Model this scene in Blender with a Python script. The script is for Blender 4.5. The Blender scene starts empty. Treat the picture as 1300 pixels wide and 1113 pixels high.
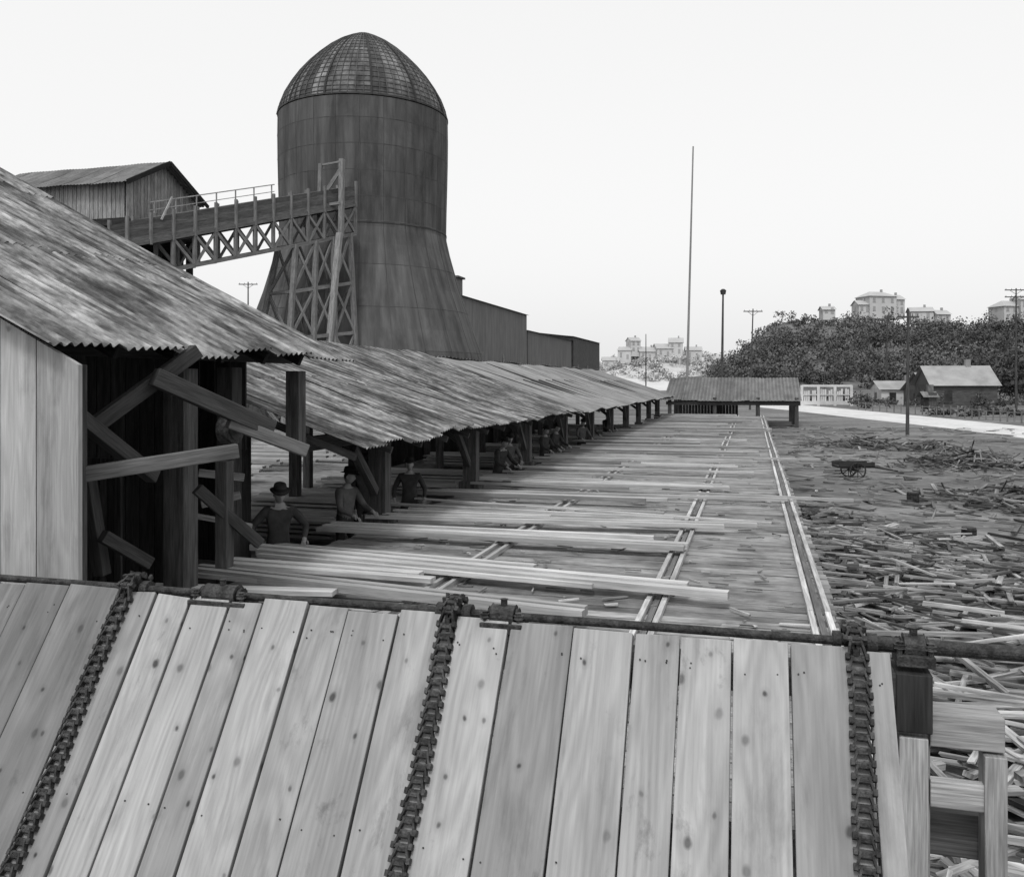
import bpy, math, random, bmesh
import numpy as np
from mathutils import Vector, Matrix
random.seed(7); np.random.seed(7)
R=random.uniform
# ---------------------------------------------------------------- camera / survey constants
TH=math.radians(15.5); CT,ST=math.cos(TH),math.sin(TH); F=1100.0; H=2.4
GZ=-0.8
def P(u,d,z):
    lat=(u-650)/F*d
    return Vector((-ST*d+CT*lat, CT*d+ST*lat, z))
def G(u,v,z):
    return P(u,(H-z)*F/(v-485.0),z)
sc=bpy.context.scene
cam=bpy.data.cameras.new("camera"); co=bpy.data.objects.new("camera",cam); sc.collection.objects.link(co)
co.location=(0,0,H); co.rotation_euler=(math.radians(90),0,TH)
cam.sensor_width=36; cam.lens=F/1300*36; cam.shift_y=-71.5/1300; cam.clip_end=6000; cam.clip_start=0.05
sc.camera=co
sc.view_settings.view_transform='Standard'; sc.view_settings.look='None'; sc.view_settings.exposure=0
# ---------------------------------------------------------------- world
w=bpy.data.worlds.new("World"); sc.world=w; w.use_nodes=True
nt=w.node_tree; bg=nt.nodes["Background"]
sky=nt.nodes.new("ShaderNodeTexSky"); sky.sky_type='NISHITA'; sky.sun_disc=False
SUN=Vector((-0.02,-0.56,0.85)).normalized()
sky.sun_elevation=math.asin(SUN.z); sky.sun_rotation=math.atan2(SUN.x,SUN.y)
sky.dust_density=6; sky.air_density=1.5; sky.ozone_density=1
bw=nt.nodes.new("ShaderNodeRGBToBW"); nt.links.new(sky.outputs[0],bw.inputs[0])
mx=nt.nodes.new("ShaderNodeMath"); mx.operation='MULTIPLY_ADD'; nt.links.new(bw.outputs[0],mx.inputs[0]); mx.inputs[1].default_value=0.35; mx.inputs[2].default_value=5.3
nt.links.new(mx.outputs[0],bg.inputs[0]); bg.inputs[1].default_value=0.15
sl=bpy.data.lights.new("sun",'SUN'); so=bpy.data.objects.new("sun",sl); sc.collection.objects.link(so)
sl.energy=1.5; sl.angle=math.radians(10); sl.color=(1,1,1)
so.rotation_euler=SUN.to_track_quat('Z','Y').to_euler()
# ---------------------------------------------------------------- materials
def mat(name,lo,hi,su=1.0,sv=1.0,coord='UV',fine=(0,0),fineamt=0.25,knots=0,rough=0.85,bump=0.0,p0=0.35,p1=0.65,blotch=None,detail=6,metal=0,rings=0,stain=None):
    m=bpy.data.materials.new(name); m.use_nodes=True; t=m.node_tree; N=t.nodes; L=t.links
    b=N["Principled BSDF"]; b.inputs['Roughness'].default_value=rough; b.inputs['Metallic'].default_value=metal
    b.inputs['Specular IOR Level'].default_value=0.2
    tc=N.new("ShaderNodeTexCoord"); src=tc.outputs['UV' if coord=='UV' else 'Object']
    def mp(a,b_,c=1):
        x=N.new("ShaderNodeMapping"); L.new(src,x.inputs[0]); x.inputs['Scale'].default_value=(a,b_,c); return x.outputs[0]
    def M(op,a,b_,c=None):
        x=N.new("ShaderNodeMath"); x.operation=op
        for i,v in enumerate((a,b_,c)):
            if v is None: continue
            if hasattr(v,'is_linked'): L.new(v,x.inputs[i])
            else: x.inputs[i].default_value=v
        return x.outputs[0]
    def mr(v,a,b_,c,d):
        x=N.new("ShaderNodeMapRange"); L.new(v,x.inputs[0])
        for i,k in enumerate((a,b_,c,d)): x.inputs[i+1].default_value=k
        return x.outputs[0]
    n=N.new("ShaderNodeTexNoise"); n.inputs['Scale'].default_value=1; n.inputs['Detail'].default_value=detail; n.inputs['Roughness'].default_value=0.62
    L.new(mp(su,sv,su if coord!='UV' else 1),n.inputs[0])
    col=mr(n.outputs[0],p0,p1,lo,hi); hgt=n.outputs[0]
    if fine[0]:
        f=N.new("ShaderNodeTexNoise"); f.inputs['Scale'].default_value=1; f.inputs['Detail'].default_value=4
        L.new(mp(fine[0],fine[1],fine[0]),f.inputs[0])
        g=mr(f.outputs[0],0.3,0.7,1-fineamt,1+fineamt); col=M('MULTIPLY',col,g); hgt=M('ADD',f.outputs[0],M('MULTIPLY',n.outputs[0],0.5))
    for bl in (blotch,stain):
        if not bl: continue
        f=N.new("ShaderNodeTexNoise"); f.inputs['Scale'].default_value=1; f.inputs['Detail'].default_value=9; f.inputs['Roughness'].default_value=.68; f.inputs['Distortion'].default_value=0.3
        L.new(mp(bl[0],bl[1],bl[0]),f.inputs[0]); col=M('MULTIPLY',col,mr(f.outputs[0],bl[2],bl[3],bl[4],1.0))
    if rings:
        f=N.new("ShaderNodeTexNoise"); f.inputs['Scale'].default_value=1; f.inputs['Detail'].default_value=1.5; L.new(mp(.55,3.2,1),f.inputs[0])
        s_=M('SINE',M('MULTIPLY',f.outputs[0],95.0),0.0); col=M('MULTIPLY',col,mr(s_,-1,1,1-rings,1+rings*.6))
    if knots:
        for ks,thr,r0,r1 in((knots,.55,.028,.062),(knots*2.3,.7,.03,.08)):
            v=N.new("ShaderNodeTexVoronoi"); v.inputs['Scale'].default_value=1; v.voronoi_dimensions='2D'
            dn=N.new("ShaderNodeTexNoise"); dn.inputs['Scale'].default_value=14; L.new(src,dn.inputs[0])
            va=N.new("ShaderNodeVectorMath"); va.operation='MULTIPLY_ADD'; L.new(dn.outputs[1],va.inputs[0]); va.inputs[1].default_value=(0.05*ks/knots,0.05*ks/knots,0); L.new(mp(ks*.95,ks*1.3),va.inputs[2])
            L.new(va.outputs[0],v.inputs[0])
            se=N.new("ShaderNodeSeparateColor"); L.new(v.outputs['Color'],se.inputs[0])
            msk=M('GREATER_THAN',se.outputs[0],thr); kk=M('ADD',mr(v.outputs[0],r0,r1,0.6,0.0),mr(v.outputs[0],r0,r1*2.4,0.22,0.0))
            col=M('MULTIPLY',col,M('SUBTRACT',1.0,M('MULTIPLY',msk,M('MULTIPLY',kk,mr(se.outputs[1],0,1,.45,1.0)))))
    a=N.new("ShaderNodeAttribute"); a.attribute_name='tone'
    col=M('MULTIPLY',col,a.outputs['Fac'])
    L.new(col,b.inputs['Base Color'])
    if bump:
        bp=N.new("ShaderNodeBump"); bp.inputs['Strength'].default_value=bump; bp.inputs['Distance'].default_value=0.01
        L.new(hgt,bp.inputs['Height']); L.new(bp.outputs[0],b.inputs['Normal'])
    return m
W_ramp=mat("ramp_planks",0.22,0.31,0.8,5,fine=(2.2,60),fineamt=0.10,knots=2.1,bump=0.25,blotch=(1.2,4.0,0.30,0.46,0.7),rings=.09,stain=(2.5,4,.30,.40,.6))
W_lum=mat("fresh_lumber",0.24,0.44,0.7,8,fine=(3,90),fineamt=0.2,knots=0,bump=0.2)
W_rail=mat("worn_rail_wood",0.20,0.36,0.9,8,fine=(3,60),fineamt=0.25,bump=0.2)
W_deck=mat("deck_boards",0.16,0.33,1.1,4,fine=(5,40),fineamt=0.28,bump=0.4,blotch=(0.9,0.9,0.34,0.54,0.45))
W_old=mat("weathered_timber",0.04,0.11,1.2,12,fine=(4,80),fineamt=0.3,bump=0.4)
W_grey=mat("grey_timber",0.10,0.20,1.2,10,fine=(4,80),fineamt=0.3,bump=0.4)
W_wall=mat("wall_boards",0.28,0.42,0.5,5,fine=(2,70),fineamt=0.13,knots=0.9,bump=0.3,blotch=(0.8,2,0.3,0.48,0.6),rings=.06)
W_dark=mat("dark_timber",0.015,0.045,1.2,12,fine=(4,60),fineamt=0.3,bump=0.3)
W_scr=mat("scrap_wood",0.06,0.30,0.9,6,fine=(4,60),fineamt=0.3)
M_iron=mat("rusty_iron",0.012,0.05,20,20,coord='OBJ',fine=(90,90),fineamt=0.4,rough=0.6,bump=0.6)
M_roof=mat("corrugated_iron",0.045,0.27,1.1,4.0,fine=(7,26),fineamt=0.35,rough=0.55,blotch=(0.7,1.3,0.40,0.55,0.40),stain=(2.5,9,.36,.5,.5),bump=0.3,p0=0.40,p1=0.62,detail=10,metal=.15)
M_roofB=mat("corrugated_iron_pale",0.13,0.22,0.8,1.4,fine=(4,9),fineamt=0.14,rough=0.6,blotch=(0.35,0.5,0.36,0.5,0.75),metal=.1)
M_burn=mat("burner_sheet_iron",0.05,0.095,0.10,0.9,fine=(0.5,3.0),fineamt=0.16,rough=0.8,blotch=(0.16,0.22,0.38,0.5,0.68),p0=0.38,p1=0.62)
M_dome=mat("burner_screen",0.035,0.15,0.3,0.8,fine=(3,3),fineamt=0.3,rough=0.8)
M_ground=mat("mill_yard_dirt",0.09,0.20,0.22,0.5,coord='OBJ',fine=(3.5,7),fineamt=0.4,blotch=(0.06,0.2,0.38,0.55,0.6),bump=0.6,detail=9)
M_road=mat("road_gravel",0.45,0.58,0.3,0.3,coord='OBJ',fine=(3,3),fineamt=0.12)
M_leaf=mat("foliage",0.055,0.12,0.1,0.1,coord='OBJ',rough=0.9)
M_leafH=mat("hazy_hillside_foliage",0.095,0.15,0.03,0.03,coord='OBJ',rough=0.9)  # leaf colour lightened and flattened to stand for haze
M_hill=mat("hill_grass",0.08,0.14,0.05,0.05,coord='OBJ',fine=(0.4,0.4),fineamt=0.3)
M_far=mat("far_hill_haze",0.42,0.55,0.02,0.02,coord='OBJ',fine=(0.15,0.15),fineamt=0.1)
M_white=mat("white_paint",0.42,0.58,0.5,0.5,coord='OBJ',rough=0.7)
M_gpaint=mat("grey_paint",0.22,0.32,0.5,0.5,coord='OBJ',rough=0.7)
M_hzw=mat("hazy_house_walls",0.42,0.52,0.1,0.1,coord='OBJ'); M_hzr=mat("hazy_roof",0.34,0.42,0.1,0.1,coord='OBJ'); M_hzg=mat("hazy_window",0.26,0.32,0.1,0.1,coord='OBJ')  # distance haze mixed into the wall, roof and window colours
M_shing=mat("shingles",0.1,0.2,1,1,coord='OBJ',fine=(6,6),fineamt=0.3)
M_glass=mat("window_glass",0.02,0.05,1,1,coord='OBJ',rough=0.2)
M_hazeb=mat("hazy_shed_siding",0.12,0.16,0.2,0.6,fine=(0.5,4),fineamt=0.12)  # siding grey with distance haze put into the colour
M_skin=mat("skin",0.20,0.26,4,4,coord='OBJ',rough=0.6)
M_shirt=mat("work_shirt",0.025,0.05,5,5,coord='OBJ',bump=0.4)
M_shirtL=mat("light_shirt",0.07,0.12,5,5,coord='OBJ',bump=0.4)
M_trous=mat("overalls",0.02,0.04,5,5,coord='OBJ',bump=0.4)
M_hat=mat("felt_hat",0.012,0.025,5,5,coord='OBJ')
M_hair=mat("hair",0.01,0.02,9,9,coord='OBJ')
# ---------------------------------------------------------------- mesh builder
class MB:
    def __init__(s): s.V=[];s.F=[];s.T=[];s.U=[];s.M=[]
    def face(s,pts,uv,tone=1,mi=0):
        i=len(s.V); s.V+= [tuple(p) for p in pts]; s.F.append(tuple(range(i,i+len(pts)))); s.T.append(tone); s.U+=uv; s.M.append(mi)
    def box(s,c,ax,ay,az,l,w_,h,tone=1,mi=0,jit=0):
        c=Vector(c); o=(R(-50,50),R(-50,50)); i=len(s.V); loc=[]
        for a in(-1,1):
            for b in(-1,1):
                for d in(-1,1):
                    p=c+ax*(a*l/2+R(-jit,jit))+ay*(b*w_/2+R(-jit,jit)*.3)+az*(d*h/2); s.V.append(tuple(p)); loc.append((a*l/2,b*w_/2,d*h/2))
        for f,k in(((0,1,3,2),0),((4,6,7,5),0),((0,4,5,1),1),((2,3,7,6),1),((0,2,6,4),2),((1,5,7,3),2)):
            s.F.append(tuple(i+j for j in f)); s.T.append(tone*(0.8 if k==0 else 1)); s.M.append(mi)
            for j in f:
                L=loc[j]
                s.U.append(((L[0] if k else L[2])+o[0], (L[2] if k==1 else L[1])+o[1]))
    def beam(s,p,q,w_,h,tone=1,mi=0,up=(0,0,1),jit=0):
        p=Vector(p);q=Vector(q); ax=(q-p); l=ax.length
        if l<1e-6: return
        ax/=l; up=Vector(up)
        if abs(ax.dot(up))>0.97: up=Vector((0,1,0)) if abs(ax.y)<.9 else Vector((1,0,0))
        ay=up.cross(ax).normalized(); az=ax.cross(ay)
        s.box((p+q)/2,ax,ay,az,l,w_,h,tone,mi,jit)
    def cyl(s,p,q,r1,r2=None,n=12,tone=1,mi=0,cap=True):
        if r2 is None: r2=r1
        p=Vector(p);q=Vector(q); ax=(q-p); l=ax.length; ax/=l
        t=Vector((0,0,1)) if abs(ax.z)<.9 else Vector((1,0,0)); a=ax.cross(t).normalized(); b=ax.cross(a)
        i=len(s.V)
        for k in range(n):
            g=2*math.pi*k/n; d=a*math.cos(g)+b*math.sin(g); s.V.append(tuple(p+d*r1)); s.V.append(tuple(q+d*r2))
        for k in range(n):
            j=(k+1)%n; s.F.append((i+2*k,i+2*j,i+2*j+1,i+2*k+1)); s.T.append(tone); s.M.append(mi)
            s.U+=[(0,k*.1),(0,k*.1+.1),(l,k*.1+.1),(l,k*.1)]
        if cap:
            s.F.append(tuple(i+2*k for k in range(n))); s.T.append(tone); s.M.append(mi); s.U+=[(0,0)]*n
            s.F.append(tuple(i+2*k+1 for k in range(n))[::-1]); s.T.append(tone); s.M.append(mi); s.U+=[(0,0)]*n
    def build(s,name,mats,parent=None,bevel=0,smooth=False):
        me=bpy.data.meshes.new(name); me.from_pydata(s.V,[],s.F)
        for m in (mats if isinstance(mats,(list,tuple)) else [mats]): me.materials.append(m)
        me.polygons.foreach_set('material_index',s.M)
        at=me.attributes.new('tone','FLOAT','FACE'); at.data.foreach_set('value',[float(x) for x in s.T])
        uv=me.uv_layers.new(name='UVMap'); uv.data.foreach_set('uv',np.array(s.U,dtype=np.float32).ravel())
        if smooth: me.polygons.foreach_set('use_smooth',[True]*len(s.F))
        me.update(); o=bpy.data.objects.new(name,me); sc.collection.objects.link(o)
        if parent: o.parent=parent
        if bevel:
            b=o.modifiers.new('bevel','BEVEL'); b.width=bevel; b.segments=2; b.limit_method='ANGLE'
        return o
def empty(name):
    e=bpy.data.objects.new(name,None); sc.collection.objects.link(e); return e
X=Vector((1,0,0));Y=Vector((0,1,0));Z=Vector((0,0,1))
# ---------------------------------------------------------------- ground, road
b=MB(); b.face([(-3000,-300,GZ),(3000,-300,GZ),(3000,5000,GZ),(-3000,5000,GZ)],[(0,0)]*4); b.build("ground",M_ground)
b=MB()
ps=[(960,509,516.5),(1005,512.5,521),(1100,521.5,532),(1200,531,543),(1300,541,556),(1500,560,578)]
for k in range(len(ps)-1):
    a=ps[k];c=ps[k+1]
    q=[G(a[0],a[2],GZ+.004),G(c[0],c[2],GZ+.004),G(c[0],c[1],GZ+.004),G(a[0],a[1],GZ+.004)]
    b.face(q,[(0,0)]*4)
b.build("gravel_road",M_road)
# ---------------------------------------------------------------- sorting table deck
b=MB(); y=4.9
while y<64:
    wd=R(.2,.3)
    b.box((-2.6,y+wd/2,-.03+R(-.008,.006)),X,Y,Z,6.9+R(-.08,.08),wd-.014,.05,R(.7,1.2)); y+=wd
dk=b.build("sorting_table_deck",W_deck)
b=MB()
for x in (-5.9,-3.6,-1.3,.7):
    b.box((x,34.4,-.17),Y,X,Z,59,.15,.22,.8)
    for yy in np.arange(5.2,64,3): b.box((x,yy,-.54),Z,X,Y,.5,.18,.18,.7)
b.build("deck_framing",W_old,dk)
for x,tn in ((-3.5,.95),(-1.0,1.35),(.66,1.45)):
    b=MB()
    y=4.95
    while y<63.5:
        l=R(3.4,4.6); l=min(l,63.6-y)
        for s_,ww in((-.085,.055),(.085,.055)):
            b.box((x+s_+R(-.004,.004),y+l/2,.03),Y,X,Z,l-.01,ww,.06,R(.85,1.2)*tn)
        y+=l
    b.box((x,34.2,.012),Y,X,Z,58.4,.06,.02,.45)
    b.build("chainway_rail",W_rail)
# ---------------------------------------------------------------- lumber on the chains
def board(name,u1,v1,u2,v2,wd=.2,th=.05,n=1,z=.1,tone=1.0):
    b=MB(); p=G(u1,v1,z+th/2); q=G(u2,v2,z+th/2)
    for k in range(n):
        dy=Vector((0,(k-(n-1)/2)*(wd+.02)+R(-.02,.02),(k%2)*R(0,.02))); sh=(q-p).normalized()*R(-.45,.15)
        b.beam(p+dy+sh*.5,q+dy+sh,wd,th,tone*R(.7,1.25))
    return b.build(name,W_lum)
LB=[(185,745,410,752,.18,.05,1),(262,724,782,782,.10,.09,2),(270,731,760,774,.08,.05,1),(292,714,540,733,.15,.05,2),(330,698,916,752,.13,.08,2),(345,706,800,748,.07,.05,1),(340,690,720,722,.12,.04,1),
(415,670,888,695,.15,.06,2),(430,664,850,683,.10,.05,1),(480,655,950,668,.11,.06,2),(505,640,890,660,.08,.04,1),(520,632,980,664,.07,.03,1),(500,648,700,656,.1,.04,1),(560,622,1000,634,.11,.06,1),(585,612,1100,636,.09,.05,1),
(600,607,920,619,.13,.05,2),(640,598,985,612,.1,.05,1),(655,592,960,600,.13,.05,1),(670,585,940,592,.1,.05,2),(690,577,1038,583,.11,.05,1),(735,570,960,574,.12,.05,2)]
for t in LB: board("lumber_board",t[0],t[1],t[2],t[3],t[4],t[5],t[6],tone=1.15)
b=MB(); y=14.5
while y<63:
    n=random.choice((1,1,2,3)); x0=R(-6.8,-5.4); l=R(3.0,6.6) if y>24 else R(2.5,5)
    sk=R(-.05,.05)
    for k in range(n):
        wd=R(.07,.17); b.box((x0+l/2+R(-.3,.3),y,.12+R(-.03,.06)),(X+Y*(sk+R(-.01,.01))).normalized(),Y,Z,l,wd,R(.03,.07),R(.4,1.1)); y+=wd+.05
    y+=R(.25,1.3)
b.build("lumber_boards",W_lum)
b=MB()
for k in range(420):
    y=5+abs(np.random.normal(0,9)); x=R(-5.6,.6)
    if y>60: continue
    a=R(0,math.pi) if random.random()<.5 else R(-.3,.3)
    d=Vector((math.cos(a),math.sin(a),R(-.06,.06))).normalized()
    b.box((x,y,.015+R(0,.02)),d,Z.cross(d).normalized(),Z,R(.04,.34),R(.01,.045),R(.008,.02),R(.4,1.9),0,.01)
b.build("deck_wood_chips",W_scr)
# ---------------------------------------------------------------- transfer ramp in the foreground
AN=math.radians(55); dn=Vector((0,-math.cos(AN),-math.sin(AN))); nr=Vector((0,-math.sin(AN),math.cos(AN))); TE=Vector((0,4.2,1.2))
ramp=empty("chain_transfer_ramp")
b=MB(); nl=MB()
x=.60
chX=(-3.44,-1.49,.447,-5.39)
first=True
while x>-7.2:
    wd=.11 if first else R(.2,.35)
    first=False
    x1=x-wd; c=TE+X*((x+x1)/2)+dn*(1.1+R(-.018,.012))-nr*(.025+R(-.004,.004))
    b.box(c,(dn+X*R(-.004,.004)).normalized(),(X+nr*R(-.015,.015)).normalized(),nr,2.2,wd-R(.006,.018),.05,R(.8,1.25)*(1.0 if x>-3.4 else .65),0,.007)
    for s_ in (.14,.16,1.05):
        for xx in (x-.05,x1+.05):
            if random.random()<.6:
                p=TE+X*(xx+R(-.015,.015))+dn*(s_+R(-.03,.03)); nl.cyl(p-nr*.004,p+nr*.0045,.004,n=8)
    x=x1
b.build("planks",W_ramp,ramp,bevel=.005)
nl.build("nails",M_iron,ramp)
b=MB()
for s_ in(.12,1.0,1.9):
    b.beam(TE+X*.62+dn*s_-nr*.12,TE+X*-7.2+dn*s_-nr*.12,.12,.14,.8)
for xx in(-6.8,-4.4,-2.4,-.5): b.box((xx,4.35,.1),Z,X,Y,1.8,.16,.16,.8)
b.build("joists",W_old,ramp)
def chain(xc):
    b=MB(); pts=[]
    s_=1.9
    while s_>0.03: pts.append((TE+X*(xc+.008*math.sin(s_*5+xc))+dn*s_+nr*.022,nr)); s_-=.056
    cen=Vector((xc,4.25,1.185)); r0=.098
    a0=math.atan2(nr.z,nr.y)
    a=a0-.05
    while a>-0.9:
        rd=Vector((0,math.cos(a),math.sin(a))); pts.append((cen+rd*r0,rd)); a-=.58
    for i in range(len(pts)-1):
        p,n_=pts[i]; q,n2=pts[i+1]; ax=(q-p).normalized(); jx=X*R(-.003,.003)
        for sg in(-1,1):
            b.beam(p+X*sg*.038+jx,q+X*sg*.020+jx,.010,.028,R(.7,1.4),0,n_)
            b.box(p+X*sg*.042+jx,ax,X,n_,.026,.016,.032,R(.9,1.6))
        b.cyl(p-X*.042+jx,p+X*.042+jx,.011,n=8,tone=R(.6,2.2))
        b.cyl(q-X*.024-ax*.014+jx,q+X*.024-ax*.014+jx,.013,n=8,tone=R(.8,1.6))
    return b.build("drive_chain",M_iron)
for xc in chX: chain(xc)
b=MB(); sy,sz=4.25,1.21
b.cyl((-7.2,sy,sz),(.50,sy,sz),.021,n=14); b.cyl((.5,sy,sz+.0),(2.4,sy,sz),.034,n=16)
for xc in chX:
    for dx in(-.012,.012): b.cyl((xc+dx-.008,sy,sz-.02),(xc+dx+.008,sy,sz-.02),.085,n=20)
    for k in range(10):
        a=k*math.pi/5; rd=Vector((0,math.cos(a),math.sin(a))); b.box(Vector((xc,sy,sz-.02))+rd*.09,rd,X,X.cross(rd),.04,.025,.022)
    b.cyl((xc-.09,sy,sz),(xc-.055,sy,sz),.045,n=14); b.cyl((xc+.055,sy,sz),(xc+.10,sy,sz),.045,n=14)
b.build("head_shaft",M_iron)
def bearing(xc,l):
    b=MB(); b.box((xc,sy,sz-.05),X,Y,Z,l,.15,.05,1.3)
    b.cyl((xc-l*.28,sy,sz),(xc+l*.28,sy,sz),.055,n=16,tone=1.2)
    for sx in(-.4,.4):
        b.cyl((xc+sx*l,sy-.045,sz-.04),(xc+sx*l,sy-.045,sz+.03),.014,n=6,tone=1.8); b.cyl((xc+sx*l,sy-.045,sz+.0),(xc+sx*l,sy-.045,sz+.018),.024,n=6,tone=1.8)
        b.cyl((xc+sx*l*.75,sy,sz),(xc+sx*l*.9,sy,sz),.04,n=12)
    b.cyl((xc,sy,sz+.04),(xc,sy,sz+.085),.018,n=8)
    b.build("shaft_bearing",M_iron,bevel=.004)
bearing(-2.86,.36); bearing(-1.22,.22); bearing(.70,.16); bearing(1.75,.24)
b=MB()
b.box((.69,4.30,.02),Z,X,Y,1.64,.15,.16,1.3); b.box((.69,4.26,.98),Z,X,Y,.26,.15,.2,.2)
b.box((.69,4.19,.35),Z,X,Y,.95,.12,.03,2.6)
b.box((.91,4.28,.86),X,Y,Z,.30,.16,.15,1.7); b.box((1.02,4.24,.2),Z,X,Y,1.15,.09,.12,2.0)
b.box((.88,4.22,.58),X,Y,Z,.24,.05,.12,2.2); b.box((.88,4.34,.35),X,Y,Z,.24,.05,.2,.6)
b.build("ramp_end_frame",W_grey,bevel=.006)
# ---------------------------------------------------------------- corrugated roofs
def roofmesh(b,Xe,ze,Xr,zr,Y0,Y1,period=.1,amp=.014,sw=.8,rl=2.6,ns=6,rag=.07,tv=(.8,1.2),und=1.0):
    E=Vector((Xe,0,ze)); D=Vector((Xr-Xe,0,zr-ze)); Ls=D.length; D/=Ls; Nn=Vector((-D.z,0,D.x)); 
    if Nn.z<0: Nn=-Nn
    nrw=max(1,round(Ls/rl)); rl=Ls/nrw
    y=Y0
    while y<Y1-.05:
        wd=min(sw,Y1-y); col=R(.8,1.2); sag=R(-.02,.02); sh=R(-.25,.25)
        for r in range(nrw):
            t0=r*rl+(sh if r else 0)-(.12 if r else R(-rag,rag)); t1=(r+1)*rl+(sh if r<nrw-1 else 0); tone=col*R(*tv); o=(R(-40,40),R(-40,40))
            ny=max(4,int(wd/period*ns)); nt_=5; i=len(b.V); lf0=R(.001,.006); tw=R(-.012,.012)
            cu=R(0.02,.09) if (r==0 and random.random()<.4) else 0
            for a in range(nt_+1):
                f=a/nt_; t=t0+(t1-t0)*f
                for k in range(ny+1):
                    yy=y+(wd+.04)*k/ny
                    lift=lf0*(1-f)+amp*math.sin(2*math.pi*yy/period)+tw*(k/ny-.5)*(1-f)+ sag*math.sin(math.pi*t/Ls) + cu*(1-f)**4*(k/ny)+0.002*r
                    lift+=und*(.022*math.sin(yy*.83+t*.6)+.014*math.sin(yy*2.1+1+t*.35)-.03*math.sin(math.pi*t/Ls)*(1+math.sin(yy*.4)))
                    p=E+D*t+Nn*lift; b.V.append((p.x,yy,p.z))
            for a in range(nt_):
                for k in range(ny):
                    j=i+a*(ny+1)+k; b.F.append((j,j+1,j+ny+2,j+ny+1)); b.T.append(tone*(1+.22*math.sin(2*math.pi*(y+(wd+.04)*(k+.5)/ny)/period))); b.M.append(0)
                    for (aa,kk) in((a,k),(a,k+1),(a+1,k+1),(a+1,k)):
                        b.U.append((t0+(t1-t0)*aa/nt_+o[0],y+wd*kk/ny+o[1]))
        y+=wd
s1=empty("mill_shed")
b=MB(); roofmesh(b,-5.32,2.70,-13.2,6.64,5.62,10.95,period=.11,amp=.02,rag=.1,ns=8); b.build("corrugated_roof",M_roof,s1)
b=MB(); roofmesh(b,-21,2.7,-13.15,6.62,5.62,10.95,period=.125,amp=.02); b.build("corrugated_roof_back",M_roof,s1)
b=MB(); zt=lambda x:2.58+.5*(-5.32-x)
x=-5.24
for wd in (.42,.37,.4,.3,.36,.33,.38,.3,.36,.4,.33,.35,.4,.36,.33):
    xa,xb=x,x-wd+.012; o=(R(-9,9),R(-9,9)); t=R(.85,1.15)
    y0,y1=5.80,5.845
    v=[(xa,y0,-.8),(xb,y0,-.8),(xb,y0,zt(xb)),(xa,y0,zt(xa)),(xa,y1,-.8),(xb,y1,-.8),(xb,y1,zt(xb)),(xa,y1,zt(xa))]
    i=len(b.V); b.V+=v
    for f in((0,1,2,3),(5,4,7,6),(4,0,3,7),(1,5,6,2),(3,2,6,7)):
        b.F.append(tuple(i+j for j in f)); b.T.append(t); b.M.append(0)
        for j in f: b.U.append((v[j][2]+o[0],v[j][0]+v[j][1]+o[1]))
    x-=wd
b.build("end_wall",W_wall,s1)
b=MB()
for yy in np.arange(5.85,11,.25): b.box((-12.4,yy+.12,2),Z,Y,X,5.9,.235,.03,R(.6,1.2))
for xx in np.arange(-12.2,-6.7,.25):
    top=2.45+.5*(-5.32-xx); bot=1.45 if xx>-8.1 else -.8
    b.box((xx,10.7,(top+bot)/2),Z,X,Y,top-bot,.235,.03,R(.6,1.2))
b.build("shade_wall",W_dark,s1)  # wall and partition put in to keep the shed interior dark
b=MB()
b.box((-5.55,6.02,.85),Z,X,Y,3.4,.22,.22,.6); b.box((-6.05,8.2,.85),Z,X,Y,3.4,.26,.26,1)
b.box((-6.0,10.6,2.05),Z,X,Y,1.0,.2,.2,1); b.box((-6.9,10.4,.9),Z,X,Y,3.4,.24,.24,.6)
for (xx,yy) in((-7.6,7.4),(-8.6,9.4),(-9,6.5),(-10.5,10.4)): b.box((xx,yy,1.3),Z,X,Y,4.4,.24,.24,.7)
b.box((-9.2,8.4,4.0),Y,X,Z,4.9,.2,.22,.6)
b.build("shed_posts",W_old,s1,bevel=.01)
b=MB(); b.box((-6.3,8.45,2.75),Y,X,Z,4.9,.16,.18,.9)  # eave header coloured near black to stand in for under-eave shade
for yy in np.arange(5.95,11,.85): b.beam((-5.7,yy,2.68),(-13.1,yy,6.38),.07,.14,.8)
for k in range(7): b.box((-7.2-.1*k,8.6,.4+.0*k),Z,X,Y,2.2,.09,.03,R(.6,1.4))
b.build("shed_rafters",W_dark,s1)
b=MB()
def bm(u1,v1,d1,u2,v2,d2,w_,h_,t=1): 
    b.beam(P(u1,d1,H-(v1-485)/F*d1),P(u2,d2,H-(v2-485)/F*d2),w_,h_,t)
bm(80,606,7.3,302,572,8.0,.10,.13,.7)
bm(88,520,7.4,195,605,8.4,.12,.13,.3)
bm(120,540,7.8,250,445,8.5,.12,.14,.3)
bm(195,478,8.0,345,545,8.9,.12,.17,.32)
bm(290,535,8.6,388,572,9.1,.13,.13,.85)
bm(250,620,9.0,330,690,9.4,.1,.12,.3)
bm(130,680,8.2,190,715,8.6,.1,.12,.3); bm(110,600,8.4,130,730,8.4,.12,.12,.3); bm(285,585,9.2,285,720,9.2,.14,.14,.4)
bm(252,600,11.4,310,606,11.6,.1,.1,1.5); bm(255,640,11.2,305,628,11.4,.1,.1,1.2); bm(250,655,11.2,320,668,11.4,.12,.06,1.6)
b.build("braces",W_grey,s1,bevel=.008)
b=MB(); c=P(292,8.9,H-(545-485)/F*8.9); b.cyl(c-X*.07,c+X*.07,.15,n=20,tone=1.5); b.cyl(c-X*.12,c+X*.14,.04,n=10,tone=2); b.cyl(c+X*.071,c+X*.08,.11,n=20,tone=1)
b.build("pulley_wheel",M_iron)
s2=empty("sorting_shelter")
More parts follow.
